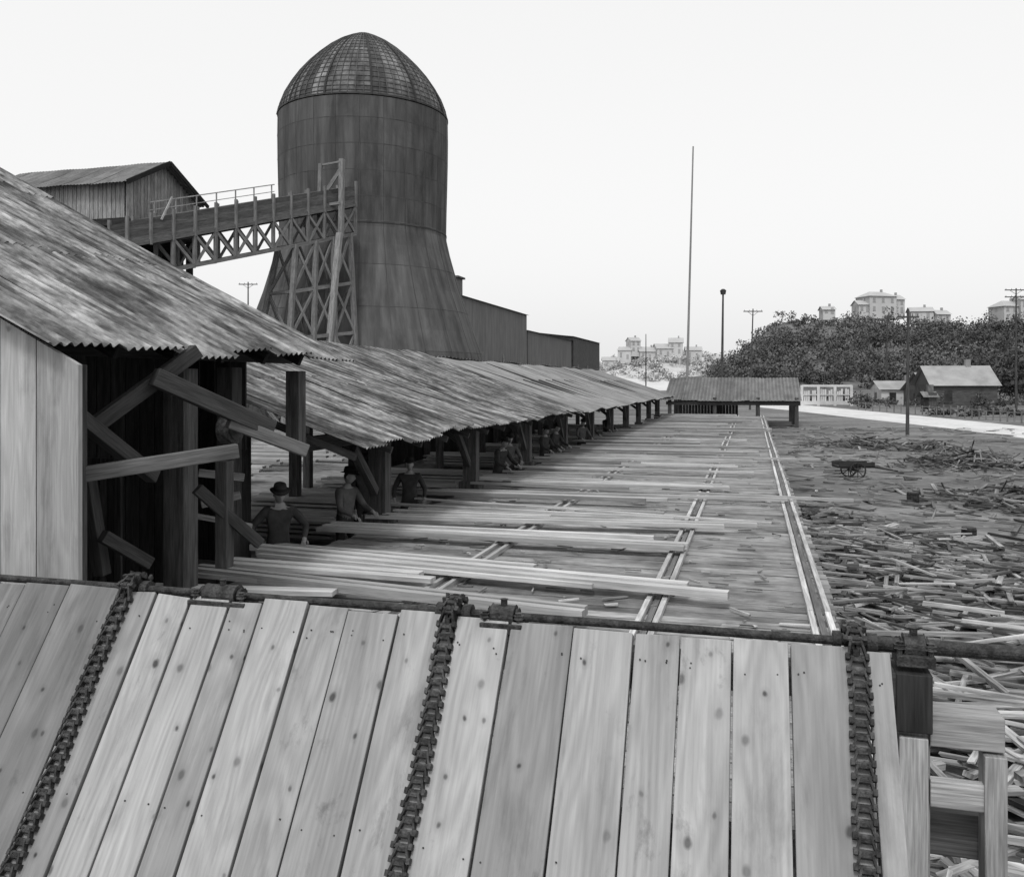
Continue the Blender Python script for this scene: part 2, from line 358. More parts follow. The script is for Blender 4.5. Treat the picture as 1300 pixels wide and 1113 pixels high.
b=MB(); roofmesh(b,-5.15,1.50,-10.7,3.42,10.9,26.6,period=.11,amp=.018,rag=.11); b.build("corrugated_roof",M_roof,s2)
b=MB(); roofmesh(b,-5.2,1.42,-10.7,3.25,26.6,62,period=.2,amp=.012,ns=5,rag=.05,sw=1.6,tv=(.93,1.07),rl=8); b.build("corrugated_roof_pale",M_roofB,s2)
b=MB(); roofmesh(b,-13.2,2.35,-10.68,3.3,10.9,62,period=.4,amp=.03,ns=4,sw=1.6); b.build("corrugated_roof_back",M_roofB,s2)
b=MB()
yy=13.7
while yy<62:
    wd=R(.24,.32)
    b.box((-6.15,yy,.25),Z,X,Y,2.25,wd,.26,1); b.box((-6.13,yy-.02,-.02),Z,X,Y,.36,wd+.16,.42,.9)
    b.beam((-6.15,yy-.2,.55),(-6.1,yy-1.15,1.35),.12,.14,.9); b.beam((-6.1,yy,.8),(-7.4,yy,1.75),.1,.12,.8)
    b.box((-10.6,yy,.9),Z,X,Y,3.6,.22,.22,.8); b.box((-13,yy,.7),Z,X,Y,3,.22,.22,.8)
    b.beam((-5.6,yy+.2,1.42),(-10.5,yy+.2,3.1),.1,.18,.7)
    yy+=5
b.box((-6.1,36.4,1.52),Y,X,Z,51,.14,.2,.7)
yy=11
while yy<62: b.beam((-5.3,yy,1.36),(-8.5,yy,2.47),.06,.1,.7); yy+=1.25
b.build("posts_and_beams",W_old,s2,bevel=0)
b=MB()
for k in range(100): b.box((-13.2,27+k*.35,.2),Z,Y,X,2.1,.33,.03,R(.5,1.3))  # back boards added to darken the view between the posts
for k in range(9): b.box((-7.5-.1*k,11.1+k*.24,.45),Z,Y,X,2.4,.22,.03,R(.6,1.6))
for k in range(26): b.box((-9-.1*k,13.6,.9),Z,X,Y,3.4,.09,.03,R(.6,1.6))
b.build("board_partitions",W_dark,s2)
b=MB()
for yy in (15,18.2,21.8,25.5,30,35,41,47,53):
    for lv in range(random.choice((2,3,4))):
        for k in range(6):
            b.box((-9.6+R(-.2,.2),yy+k*.23,-.55+lv*.09),(X+Y*R(-.02,.02)).normalized(),Y,Z,R(3.4,4.4),.2,.05,R(.7,1.15))
for yy in np.arange(16,60,1.9):
    for k in range(4): b.box((-18+R(-1,1),yy+k*.3,-.6+k*.1),(X+Y*R(-.05,.05)).normalized(),Y,Z,R(4,6),.22,.08,R(.6,1.1))
b.build("lumber_stacks",W_lum)
s4=empty("cross_shed")
def cross_roof(b,X0,X1,Ye,ze,Yr,zr,n=2):
    t=MB(); roofmesh(t,Ye,ze,Yr,zr,X0,X1,period=.25,amp=.02,ns=4,sw=1.2,tv=(.92,1.08),rl=9)
    off=len(b.V)
    b.V+=[(v[1],v[0],v[2]) for v in t.V]; b.F+=[tuple(off+i for i in f) for f in t.F]; b.T+=[x*.7 for x in t.T];b.M+=t.M;b.U+=t.U
b=MB(); cross_roof(b,-6.2,3.3,63.5,1.05,69,2.75); cross_roof(b,-6.2,3.3,74.5,1.05,69,2.75); b.build("corrugated_roof",M_roofB,s4)
b=MB()
for xx in(-5.8,-2.6,.4,3.0):
    for yy in(63.9,69,74): b.box((xx,yy,.2),Z,X,Y,2.2 if yy!=69 else 4.6,.25,.25,.8)
b.box((-1.4,63.8,.88),X,Y,Z,9.3,.15,.25,.6); b.box((-1.4,74,.85),X,Y,Z,9.3,.15,.25,.6)
for k in range(20): b.box((-6+k*.25,73.7,0),Z,X,Y,1.7,.23,.03,R(.5,1))
b.build("frame",W_old,s4)
# ---------------------------------------------------------------- refuse burner
bc=P(462,75,0); bx,by=bc.x,bc.y; S=75/F
prof=[(535,170),(500,163),(450,150),(425,141),(400,132.5),(375,123.5),(350,116),(325,109),(305,104.5),(298,104),(270,104.5),(240,105.3),(210,106),(180,106.3),(155,106)]
bur=empty("refuse_burner")
def pz(v): return H+(485-v)*S
def interp(prof,n):
    out=[]
    for i in range(len(prof)-1):
        for k in range(n):
            f=k/n; out.append((prof[i][0]*(1-f)+prof[i+1][0]*f,prof[i][1]*(1-f)+prof[i+1][1]*f))
    out.append(prof[-1]); return out
def lathe(b,pr,n,tv,pan=1,mi=0,rowv=.04):
    base=len(b.V)
    for (v,r) in pr:
        for k in range(n):
            a=2*math.pi*k/n; b.V.append((bx+math.cos(a)*r*S,by+math.sin(a)*r*S,pz(v)))
    colt=[R(*tv) for _ in range(n)]
    for i in range(len(pr)-1):
        rowt={}
        for k in range(n):
            j=(k+1)%n; b.F.append((base+i*n+k,base+i*n+j,base+(i+1)*n+j,base+(i+1)*n+k))
            key=(k//pan)
            if key not in rowt: rowt[key]=R(1-rowv,1+rowv)
            b.T.append(rowt[key]*colt[k//pan]*(1.18 if pr[i][0]>299 else 1)); b.M.append(mi)
            z0,z1=pz(pr[i][0]),pz(pr[i+1][0]); s_=2*math.pi*7.5/n
            b.U+=[(z0,k*s_),(z0,k*s_+s_),(z1,k*s_+s_),(z1,k*s_)]
b=MB(); lathe(b,prof,120,(.93,1.07),pan=5,rowv=.08); o=b.build("sheet_iron_shell",M_burn,bur)
b=MB()
def ring(b,v,r,w_,h_,n=96,tone=1):
    for k in range(n):
        a=2*math.pi*k/n; a2=2*math.pi*(k+1)/n
        b.beam((bx+math.cos(a)*r*S,by+math.sin(a)*r*S,pz(v)),(bx+math.cos(a2)*r*S,by+math.sin(a2)*r*S,pz(v)),w_,h_,tone)
ring(b,153,106.1,.08,.14,tone=.7); ring(b,300,104.4,.06,.12,tone=.8)
for v,r in((270,104.5),(240,105.3),(210,106.0),(180,106.3),(350,116.0),(400,132.5),(450,150)): ring(b,v,r,.02,.04,tone=.85)
for k in range(24):
    a=2*math.pi*(k+.5)/24
    for i in range(len(prof)-1):
        (v,r),(v2,r2)=prof[i],prof[i+1]
        b.beam((bx+math.cos(a)*r*S,by+math.sin(a)*r*S,pz(v)),(bx+math.cos(a)*r2*S,by+math.sin(a)*r2*S,pz(v2)),.03,.04,.9)
b.build("seams_and_bands",M_burn,bur)
dome=[(154,105.6),(143,103),(130,98),(116,90),(103,81),(90,70),(78,58),(67,45.5),(58,33),(51,20.5),(46,10),(43,1)]
b=MB(); lathe(b,interp(dome,3),108,(.5,1.7),pan=3,rowv=.25); b.build("wire_screen_dome",M_dome,bur)
b=MB()
for v,r in interp(dome,2)[1:-2]: ring(b,v,r+.6,.035,.035,n=64,tone=1.3)
for k in range(72):
    a=2*math.pi*k/72; wdt=.16 if k%6==0 else .035
    for i in range(len(dome)-2):
        (v,r),(v2,r2)=dome[i],dome[i+1]
        b.beam((bx+math.cos(a)*(r+.8)*S,by+math.sin(a)*(r+.8)*S,pz(v)),(bx+math.cos(a)*(r2+.8)*S,by+math.sin(a)*(r2+.8)*S,pz(v2)),wdt,.08,.45 if k%6==0 else 1.4)
b.build("dome_ribs",M_burn,bur)
b=MB()
for s_ in(-.25,.25):
    for (v,r),(v2,r2) in zip(prof[:6],prof[1:7]):
        a=math.radians(-92)
        p=Vector((bx+math.cos(a)*(r+2)*S+s_,by+math.sin(a)*(r+2)*S,pz(v))); q=Vector((bx+math.cos(a)*(r2+2)*S+s_,by+math.sin(a)*(r2+2)*S,pz(v2))); b.beam(p,q,.06,.06)
b.build("ladder",M_iron,bur)
# ---------------------------------------------------------------- conveyor + trestle
cv=empty("conveyor_trestle"); b=MB()
def pt(u,v,d): return P(u,d,H+(485-v)/F*d)
A=pt(150,314,52); B=pt(440,262,66)
ax=(B-A).normalized(); hor=Vector((ax.x,ax.y,0)).normalized(); sd=Vector((hor.y,-hor.x,0))*1.0
if sd.y>0: sd=-sd
for s_ in(-1,1):
    o=sd*s_
    for r in range(4): b.beam(A+o+Z*(.25+r*.34),B+o+Z*(.25+r*.34),.05,.31,R(.45,.75))
    b.beam(A+o,B+o,.22,.25,.7); b.beam(A+o-Z*2.0+(B-A)*.16,B+o-Z*2.2,.22,.25,.9)
    n=12
    for k in range(n+1):
        f=k/n; p=A+(B-A)*f+o*1.06; b.beam(p+Z*1.75,p-Z*(.2),.17,.17,1.0)
        lo=2.0+.2*f; p=A+(B-A)*f+o
        if k>=2: b.beam(p,p-Z*lo,.2,.2,1.0)
        if 2<=k<n:
            q=A+(B-A)*((k+1)/n)+o; b.beam(p-Z*.1,q-Z*lo,.17,.17,1.1)
            if k%2: b.beam(p-Z*lo,q-Z*.1,.15,.15,1.0)
for k in range(2,13):
    p=A+(B-A)*(k/12); b.beam(p+sd-Z*2.1,p-sd-Z*2.1,.15,.15); b.beam(p+sd-Z*.15,p-sd-Z*.15,.15,.15)
b.beam(A,B,2,.06,.7)
for k in range(2,9):
    p=A+(B-A)*(k/12)-sd*1.2; b.beam(p+Z*1.4,p+Z*2.5,.07,.07,1.8)
b.beam(A+(B-A)*.15-sd*1.2+Z*2.5,A+(B-A)*.68-sd*1.2+Z*2.5,.07,.07,2.0); b.beam(A+(B-A)*.15-sd*1.2+Z*2.0,A+(B-A)*.68-sd*1.2+Z*2.0,.05,.05,1.9)
b.beam(A+(B-A)*.1-sd*1.3+Z*1.5,B-sd*1.3+Z*1.5,1.0,.08,1.4)
b.beam(A+(B-A)*.12+sd*1.1+Z*1.2,A+(B-A)*.16+sd*1.1+Z*2.5,.1,.1,2); 
bents=[(350,.69),(378,.79),(405,.88),(432,.97)]
for i,(u,f) in enumerate(bents):
    p=A+(B-A)*f-Z*2.1
    spread=3.4
    bt=Vector((p.x,p.y,GZ)) - hor*(2.6-i*.75)*.8
    fe=[]
    for s_ in(-1,1):
        top=p+sd*s_; bot=bt+sd*s_*spread*.7; fe.append((top,bot)); b.beam(top,bot,.32,.32,1.0)
    lv=((0,.26),(.26,.52),(.52,.78),(.78,1))
    for q_,(l0,l1) in enumerate(lv):
        a0=fe[0][0].lerp(fe[0][1],l0);a1=fe[0][0].lerp(fe[0][1],l1);c0=fe[1][0].lerp(fe[1][1],l0);c1=fe[1][0].lerp(fe[1][1],l1)
        if (q_+i)%2: b.beam(a0,c1,.14,.2,.9)
        else: b.beam(c0,a1,.14,.2,.9)
        b.beam(a1,c1,.2,.2,.9)
    if i:
        for s_ in(0,1):
            for q_,(l0,l1) in enumerate(lv):
                b.beam(pf[s_][0].lerp(pf[s_][1],l0),fe[s_][0].lerp(fe[s_][1],l1),.12,.18,1.1)
                if s_: b.beam(fe[s_][0].lerp(fe[s_][1],l0),pf[s_][0].lerp(pf[s_][1],l1),.12,.18,1.0)
                b.beam(pf[s_][0].lerp(pf[s_][1],l1),fe[s_][0].lerp(fe[s_][1],l1),.15,.24,1.1)
    pf=fe
m0=pt(433,300,63.5); m1=pt(434,202,63.5)
b.beam(m0,m1,.34,.34,1.2); b.beam(pt(431,296,63),pt(417,448,62.5),.38,.38,1.7)
b.beam(pt(385,288,63.3),m1-Z*.6,.22,.25,1.1); b.beam(pt(400,262,63.6),pt(431,258,63.4),.2,.2,1.2)
b.beam(pt(407,210,63.6),pt(434,205,63.4),.14,.14,1.1); b.beam(pt(407,208,63.6),pt(405,290,63.6),.26,.26,1.0)
b.build("timber_frame",W_grey,cv)
# ---------------------------------------------------------------- elevated mill house
mh=empty("elevated_mill_house")
x0,x1,ya,yb=-49.5,-37.5,45.4,53.2; ez=H+12.4; rz=H+14.5
b=MB()
for k in range(int((x1-x0-.6)/.33)):
    for yy in(ya+.5,yb-.5): b.box((x0+.5+k*.33,yy,ez-1.0),Z,X,Y,2.3,.29,.05,R(1.3,1.9))
yy=ya+.5
while yy<yb-.5:
    hh=(rz-ez)*(1-abs((yy+.16)-(ya+yb)/2)/((yb-ya)/2)); b.box((x1-.35,yy+.16,ez-2.15+(2.2+hh)/2),Z,Y,X,2.2+hh,.29,.05,R(1.2,1.8)); yy+=.33
b.build("batten_walls",W_grey,mh)
b=MB(); cross_roof(b,x0,x1+.3,ya-.2,ez,(ya+yb)/2,rz+.1); cross_roof(b,x0,x1+.3,yb+.2,ez,(ya+yb)/2,rz+.1); b.build("roof",M_roofB,mh)
b=MB()
b.box(((x0+x1)/2,(ya+yb)/2,ez-2.4),X,Y,Z,x1-x0+.2,7.8,.45,.8)
for xx in(x0+.4,x0+3.4,x1-3.6,x1-.6):
    for yy in(ya+.6,(ya+yb)/2,yb-.6): b.box((xx,yy,(ez-2.6+GZ)/2),Z,X,Y,ez-2.6-GZ,.35,.35,.9)
    b.beam((xx,ya+.6,ez-3),(xx,yb-.6,ez-7),.2,.3); b.beam((xx,yb-.6,ez-3),(xx,ya+.6,ez-7),.2,.3)
b.box(((x0+x1)/2,(ya+yb)/2+.6,ez-3.4),X,Y,Z,9.4,6,1.6,.5)  # dark block standing in for the shaded void under the platform
b.beam((x1+.35,ya-.25,ez-.05),(x1+.35,(ya+yb)/2,rz),.06,.3,.6); b.beam((x1+.35,yb+.25,ez-.05),(x1+.35,(ya+yb)/2,rz),.06,.3,.6)
b.build("platform_and_posts",W_dark,mh)
# ---------------------------------------------------------------- far mill sheds
def longshed(name,Xs,Y0,Y1,h,wd=16,rise=2.5,m=M_hazeb,par=None):
    e=empty(name); b=MB(); y=Y0
    z1=H+h
    while y<Y1: b.box((Xs,y+.6,(z1+GZ)/2),Z,Y,X,z1-GZ,1.17,.1,R(.94,1.06)); b.box((Xs-wd,y+.6,(z1+GZ)/2),Z,Y,X,z1-GZ,1.17,.1,1); y+=1.2
    for yy in(Y0,Y1): b.face([(Xs,yy,GZ),(Xs-wd,yy,GZ),(Xs-wd,yy,z1),(Xs-wd/2,yy,z1+rise),(Xs,yy,z1)],[(0,0),(0,wd),(z1,wd),(z1+2,wd/2),(z1,0)],.9)
    b.build("walls",m,e)
    b=MB()
    for sx in(0,1):
        xe=Xs+.4 if sx==0 else Xs-wd-.4
        b.face([(xe,Y0-.5,z1-.1),(xe,Y1+.5,z1-.1),(Xs-wd/2,Y1+.5,z1+rise+.1),(Xs-wd/2,Y0-.5,z1+rise+.1)],[(0,0),(Y1-Y0,0),(Y1-Y0,8),(0,8)],.8)
    b.build("roof",M_roofB,e)
    b=MB(); y=Y0+4
    while y<Y1-4: b.box((Xs+.08,y,H+h*.3),Z,Y,X,1.4,1.1,.06); y+=9
    b.build("windows",M_shing,e)
longshed("long_mill_shed",-30,82,115.5,9.3,rise=.6); longshed("lower_mill_shed",-30,116.2,146,7.2,rise=.6); longshed("end_mill_shed",-29.7,146.5,172,7.9,rise=.8,m=W_old)
b=MB(); b.box((-32.6,92,H+9.3),Z,X,Y,4.6,2,2,.9); b.box((-32.6,92,H+11.7),X,Y,Z,2.5,2.5,.2,.6); b.build("roof_monitor",M_hazeb)
# ---------------------------------------------------------------- houses
def house(u,vb,d,w_,dp,h,rh,rot=0.,zb=None,wall=M_white,roof=M_shing,floors=1,hip=False,name="house",tone=1,glass=None):
    c=P(u,d,0); zb=(H-(vb-485)/F*d) if zb is None else zb
    e=empty(name); e.location=(c.x,c.y,zb); e.rotation_euler=(0,0,TH+rot)
    b=MB(); b.box((0,0,h/2-1),X,Y,Z,w_,dp,h+2,tone)
    if not hip:
        for s_ in(-1,1): b.face([(s_*w_/2,-dp/2,h),(s_*w_/2,dp/2,h),(s_*w_/2,0,h+rh)],[(0,0)]*3,tone)
    b.build("walls",wall,e)
    b=MB(); o=.4; hx=w_/2+o if not hip else w_/4
    for s_ in(-1,1):
        b.face([(-w_/2-o,s_*(dp/2+o),h-.15),(w_/2+o,s_*(dp/2+o),h-.15),(hx,0,h+rh+.1),(-hx,0,h+rh+.1)],[(0,0)]*4,1)
        if hip: b.face([(s_*(w_/2+o),-dp/2-o,h-.15),(s_*(w_/2+o),dp/2+o,h-.15),(s_*hx,0,h+rh+.1)],[(0,0)]*3,1)
    b.box((w_*.2,0,h+rh+.3),Z,X,Y,1.2,.6,.6,.8)
    b.build("roof",roof,e)
    b=MB(); g=MB(); nw=max(2,int(w_/2.6))
    for f in range(floors):
        zc=(f+.5)*h/floors
        for k in range(nw):
            xx=(k+.5)*w_/nw-w_/2
            if f==0 and k==nw//2: b.box((xx,-dp/2-.05,1.0),Z,X,Y,2.0,.95,.08,1.0)
            else:
                g.box((xx,-dp/2-.04,zc),Z,X,Y,h/floors*.5,.9,.05); b.box((xx,-dp/2-.06,zc-h/floors*.27),X,Y,Z,1.1,.12,.1,1)
        for sx in(-1,1): g.box((sx*(w_/2+.04),0,zc),Z,Y,X,h/floors*.5,.9,.05)
    g.build("windows",glass or M_glass,e); b.build("door_and_sills",glass or W_old,e)
    return e
cr_u=[700,880,920,945,965,990,1030,1100,1150,1200,1240,1260,1300,1420,1700]
cr_v=[482,476,460,443,426,411,405,405,410,414,420,416,414,405,410]
def hillz(x,y):
    d=-ST*x+CT*y; lat=CT*x+ST*y
    u=650+F*lat/d; vv=np.interp(u,cr_u,cr_v); top=(485-vv)/F*300
    t=np.clip((d-165)/135,0,1); t=t*t*(3-2*t)
    n=1.2*np.sin(x*.09+1)*np.sin(y*.07)+.8*np.sin(x*.2)*np.cos(y*.17)
    return GZ-.3+t*(top+n*1.2+1)
b=MB(); us=np.arange(860,1560,9); ds=np.arange(165,420,7)
for d in ds:
    for u in us:
        p=P(u,float(d),0); b.V.append((p.x,p.y,float(hillz(p.x,p.y))))
nu=len(us)
for i in range(len(ds)-1):
    for k in range(nu-1):
        j=i*nu+k; b.F.append((j,j+1,j+nu+1,j+nu)); b.T.append(1); b.M.append(0); b.U+=[(0,0)]*4
b.build("hill",M_hill,smooth=True)
def foliage(name,trees,K,leaf,m=M_leaf,tc=(.6,1.5)):
    Vs=[];T=[]
    for (x,y,z,r,h,tn) in trees:
        nb=7; cen=np.random.normal(0,1,(nb,3)); cen/=np.linalg.norm(cen,axis=1)[:,None]+1e-6; cen*=np.random.uniform(.25,.7,(nb,1))
        bt=np.random.uniform(tc[0],tc[1],nb); idx=np.random.randint(0,nb,K)
        off=np.random.normal(0,1,(K,3)); off/=np.linalg.norm(off,axis=1)[:,None]; off*=np.random.uniform(.2,.48,(K,1))
        p=cen[idx]+off; p[:,2]=np.clip(p[:,2],-.9,2)
        pos=np.stack([x+p[:,0]*r,y+p[:,1]*r,z+h*.55+p[:,2]*h*.5],1)
        a=np.random.normal(0,1,(K,3)); a/=np.linalg.norm(a,axis=1)[:,None]; c=np.cross(a,np.random.normal(0,1,(K,3))); c/=np.linalg.norm(c,axis=1)[:,None]
        s_=leaf*np.random.uniform(.5,1.1,(K,1))
        q=np.stack([pos-a*s_,pos-c*s_*.7,pos+a*s_,pos+c*s_*.7],1); Vs.append(q.reshape(-1,3))
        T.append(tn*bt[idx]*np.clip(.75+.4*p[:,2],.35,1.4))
    V=np.concatenate(Vs); T=np.concatenate(T); n=len(T)
    me=bpy.data.meshes.new(name)
    me.vertices.add(len(V)); me.vertices.foreach_set('co',V.astype(np.float32).ravel())
    me.loops.add(4*n); me.loops.foreach_set('vertex_index',np.arange(4*n,dtype=np.int32))
    me.polygons.add(n); me.polygons.foreach_set('loop_start',np.arange(0,4*n,4,dtype=np.int32)); me.polygons.foreach_set('loop_total',np.full(n,4,dtype=np.int32))
    me.update(calc_edges=True); me.materials.append(m)
    at=me.attributes.new('tone','FLOAT','FACE'); at.data.foreach_set('value',T.astype(np.float32))
    o=bpy.data.objects.new(name,me); sc.collection.objects.link(o); return o
tr=[]
for k in range(1700):
    u=R(905,1480); d=R(190,335); p=P(u,d,0)
    hz=float(hillz(p.x,p.y)); r=R(1.6,4.4)*(1.0 if d<280 else .7); hh=r*R(1.2,2.1)
    if u<935 and random.random()<.5: continue
    if 1060<u<1210 and d>284: continue
    g=math.sin(p.x*.06+1)*math.sin(p.y*.05)
    if g>.55 and random.random()<.7: continue
    tr.append((p.x,p.y,hz-.5,r,hh,R(.7,1.25)*(1.25 if g>.2 else .9)))
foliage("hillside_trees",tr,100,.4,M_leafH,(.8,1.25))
tr=[]
for k in range(46):
    u=R(1248,1420); d=R(125,175); p=P(u,d,0); r=R(2.8,4.8); tr.append((p.x,p.y,GZ,r,r*R(2.0,3.0),R(.7,1.1)))
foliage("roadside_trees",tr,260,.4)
tr=[]
for k in range(170):
    u=R(1010,1420); d=R(105,150) if u>1080 else R(130,160); p=P(u,d,0); r=R(.6,1.8); tr.append((p.x,p.y,GZ-.2,r,r*R(.8,1.5),R(.7,1.5)))
for k in range(60):
    u=R(1170,1420); d=R(80,96); p=P(u,d,0); r=R(.4,1.0); tr.append((p.x,p.y,GZ-.2,r,r*R(.8,1.3),R(.8,1.5)))
foliage("shrubs",tr,70,.2)
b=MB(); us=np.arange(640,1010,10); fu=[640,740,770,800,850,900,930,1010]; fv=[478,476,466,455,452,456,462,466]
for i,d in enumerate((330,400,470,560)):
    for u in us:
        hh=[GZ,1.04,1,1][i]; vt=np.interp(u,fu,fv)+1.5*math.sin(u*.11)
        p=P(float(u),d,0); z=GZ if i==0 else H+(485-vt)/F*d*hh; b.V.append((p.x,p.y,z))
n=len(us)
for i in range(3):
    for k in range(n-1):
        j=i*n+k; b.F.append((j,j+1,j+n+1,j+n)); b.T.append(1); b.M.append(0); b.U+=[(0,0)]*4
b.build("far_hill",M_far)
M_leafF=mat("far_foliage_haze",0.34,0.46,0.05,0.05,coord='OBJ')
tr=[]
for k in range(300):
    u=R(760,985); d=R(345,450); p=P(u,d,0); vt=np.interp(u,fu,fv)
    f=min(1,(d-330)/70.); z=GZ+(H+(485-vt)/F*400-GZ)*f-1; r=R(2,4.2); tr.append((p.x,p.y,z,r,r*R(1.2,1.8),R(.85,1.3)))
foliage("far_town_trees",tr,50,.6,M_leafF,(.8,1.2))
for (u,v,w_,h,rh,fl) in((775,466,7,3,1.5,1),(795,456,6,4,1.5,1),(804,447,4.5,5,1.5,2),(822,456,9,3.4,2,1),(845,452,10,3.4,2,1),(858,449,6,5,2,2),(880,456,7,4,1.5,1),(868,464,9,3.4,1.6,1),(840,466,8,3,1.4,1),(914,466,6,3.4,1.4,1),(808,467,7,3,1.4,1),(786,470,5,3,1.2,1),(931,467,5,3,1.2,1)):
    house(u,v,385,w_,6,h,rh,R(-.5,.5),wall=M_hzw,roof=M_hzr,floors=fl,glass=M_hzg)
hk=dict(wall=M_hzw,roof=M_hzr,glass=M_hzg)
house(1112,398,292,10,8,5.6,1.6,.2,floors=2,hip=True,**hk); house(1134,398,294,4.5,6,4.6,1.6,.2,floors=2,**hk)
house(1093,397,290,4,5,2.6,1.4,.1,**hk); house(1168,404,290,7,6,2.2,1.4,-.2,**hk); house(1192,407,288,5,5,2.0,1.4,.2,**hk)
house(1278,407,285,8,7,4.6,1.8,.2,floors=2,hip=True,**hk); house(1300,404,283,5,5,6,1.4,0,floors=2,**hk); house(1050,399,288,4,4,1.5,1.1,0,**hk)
house(1212,518,111,7.6,7,2.9,2.3,-.15,zb=GZ,wall=W_old,roof=M_gpaint,name="farmhouse"); house(1185,518,118,5.5,5,2.2,2.2,.25,zb=GZ,wall=W_old,roof=M_gpaint,name="farmhouse")
house(1140,510,125,6.2,5,2.3,1.0,-.1,zb=GZ,wall=M_white,roof=M_gpaint,name="cottage"); house(1178,521,101,1.1,1.1,1.6,.4,0,zb=GZ,wall=W_dark,name="outhouse")
e=MB(); 
c0=P(1018,117,GZ); c1=P(1081,117,GZ); dv=(c1-c0); L_=dv.length; dv.normalize()
nrm=Vector((dv.y,-dv.x,0))
for k in range(4): e.beam(c0+dv*(L_*k/3),c0+dv*(L_*k/3)+Z*2.8,.35,.25,1)
e.beam(c0+Z*2.7,c1+Z*2.7,.15,.3,1); e.beam(c0+Z*.4,c1+Z*.4,.15,.5,1); e.beam(c0+Z*1.5,c1+Z*1.5,.1,.12,1)
for k in range(24):
    if k%8 in(1,2,3,5,6): e.beam(c0+dv*(L_*(k+.5)/24)+Z*.3-nrm*.1,c0+dv*(L_*(k+.5)/24)+Z*R(1.9,2.4)-nrm*.1,.22,.03,R(.9,1.1))
e.build("white_loading_stall",M_white)
e=MB(); prev=None
for u in range(1090,1420,9):
    d=np.interp(u,[1015,1100,1200,1300,1420],[108,90,74,62,52])*1.08; p=P(u,float(d),GZ); e.beam(p,p+Z*R(.8,1.15),.1,.1,R(.8,1.3))
    if prev: e.beam(prev+Z*.8,p+Z*.8,.03,.08,1)
    prev=p
e.build("roadside_fence",W_grey)
# ---------------------------------------------------------------- poles
def pole(name,u,vb,vt,d=None,r=.13,arms=(),lean=0,head=False,m=W_old,zb=GZ):
    if d is None: d=(H-GZ)*F/(vb-485)
    p=P(u,d,zb); t=P(u+lean,d,H+(485-vt)/F*d); b=MB(); b.cyl(p,t,r,r*.5,n=10,tone=.8)
    rt=Vector((CT,ST,0))
    for (dz,l) in arms:
        c=t-Z*dz; b.beam(c-rt*l/2,c+rt*l/2,.09,.11,.9)
        for s_ in(-.45,-.2,.2,.45): b.cyl(c+rt*l*s_+Z*.05,c+rt*l*s_+Z*.2,.035,.02,n=6)
        b.beam(c-rt*l*.3,c-Z*.5,.04,.04); b.beam(c+rt*l*.3,c-Z*.5,.04,.04)
    if head: b.cyl(t-Z*.35,t,.22,.28,n=12,tone=.6); b.cyl(t,t+Z*.15,.3,.12,n=12,tone=.6)
    return b.build(name,m)
pole("flagpole",871,0,186,d=78,r=.13,lean=9,m=M_gpaint)
pole("lamp_pole",916,0,369,d=80,r=.16,lean=2,head=True)
pole("utility_pole",952,0,392,d=100,r=.13,arms=((.3,2.2),),lean=4)
pole("utility_pole",1152,552,392,r=.11,arms=((.5,1.3),),lean=1)
pole("utility_pole",1124,0,400,d=150,r=.16,arms=((.4,2),),lean=3)
pole("utility_pole",820,0,424,d=190,r=.16); pole("utility_pole",1009,0,452,d=170,r=.14,arms=((.3,2),)); pole("utility_pole",1047,0,462,d=150,r=.12)
pole("utility_pole",315,0,358,d=110,r=.15,arms=((.3,2.4),)); pole("utility_pole",1290,0,366,d=100,r=.14,arms=((.2,2.6),(1,2.6)))
# ---------------------------------------------------------------- scrap wood
def scrap(name,n,fx,fy,zr,lr,wr,m=W_scr,tn=(.35,1.6)):
    b=MB()
    for k in range(n):
        y=fy(); x=fx(y); g=.5+.5*math.sin(x*1.7+y*.9)*math.sin(y*.6+1.3)
        a=R(0,math.pi) if random.random()<.65 else R(-.5,.3)
        d=Vector((math.cos(a),math.sin(a),R(-.14,.14))).normalized()
        b.box((x,y,GZ+.03+abs(random.gauss(0,1))*zr*g),d,Z.cross(d).normalized(),d.cross(Z.cross(d)),R(*lr)*R(.4,1),R(*wr),R(.012,.05),R(*tn),0,.015)
    return b.build(name,m)
scrap("scrap_wood_pile",3400,lambda y:1.05+abs(random.gauss(0,4.2 if y<12 else max(.7,4.2-(y-12)*.42))),lambda:R(5,21),.24,(.2,1.5),(.015,.09),tn=(.25,1.8))
scrap("scrap_boards",150,lambda y:1.2+abs(random.gauss(0,1.8)),lambda:R(5.5,11),.4,(.8,2.4),(.05,.12),tn=(1.0,2.1))
scrap("scattered_slabs",800,lambda y:1.2+abs(random.gauss(0,.28*y)),lambda:R(17,66),.03,(.3,1.8),(.03,.14),tn=(.3,1.3))
b=MB()
for (hu,hv,hn,hs) in((1235,592,420,1.0),(1100,566,160,.8),(1290,640,200,.9),(1180,572,120,.8)):
    for k in range(hn):
        c=G(hu,hv,GZ); r=abs(random.gauss(0,1.5))*hs; a=R(0,6.28); d=Vector((R(-1,1),R(-1,1),R(-.2,.2))).normalized()
        b.box(c+Vector((math.cos(a)*r*1.7,math.sin(a)*r*1.4,max(0,.6-r*.3)*R(0,1)*hs)),d,Z.cross(d).normalized(),Z,R(.3,1.5),R(.03,.1),.04,R(.2,1.2),0,.02)
b.build("slab_heap",W_scr)
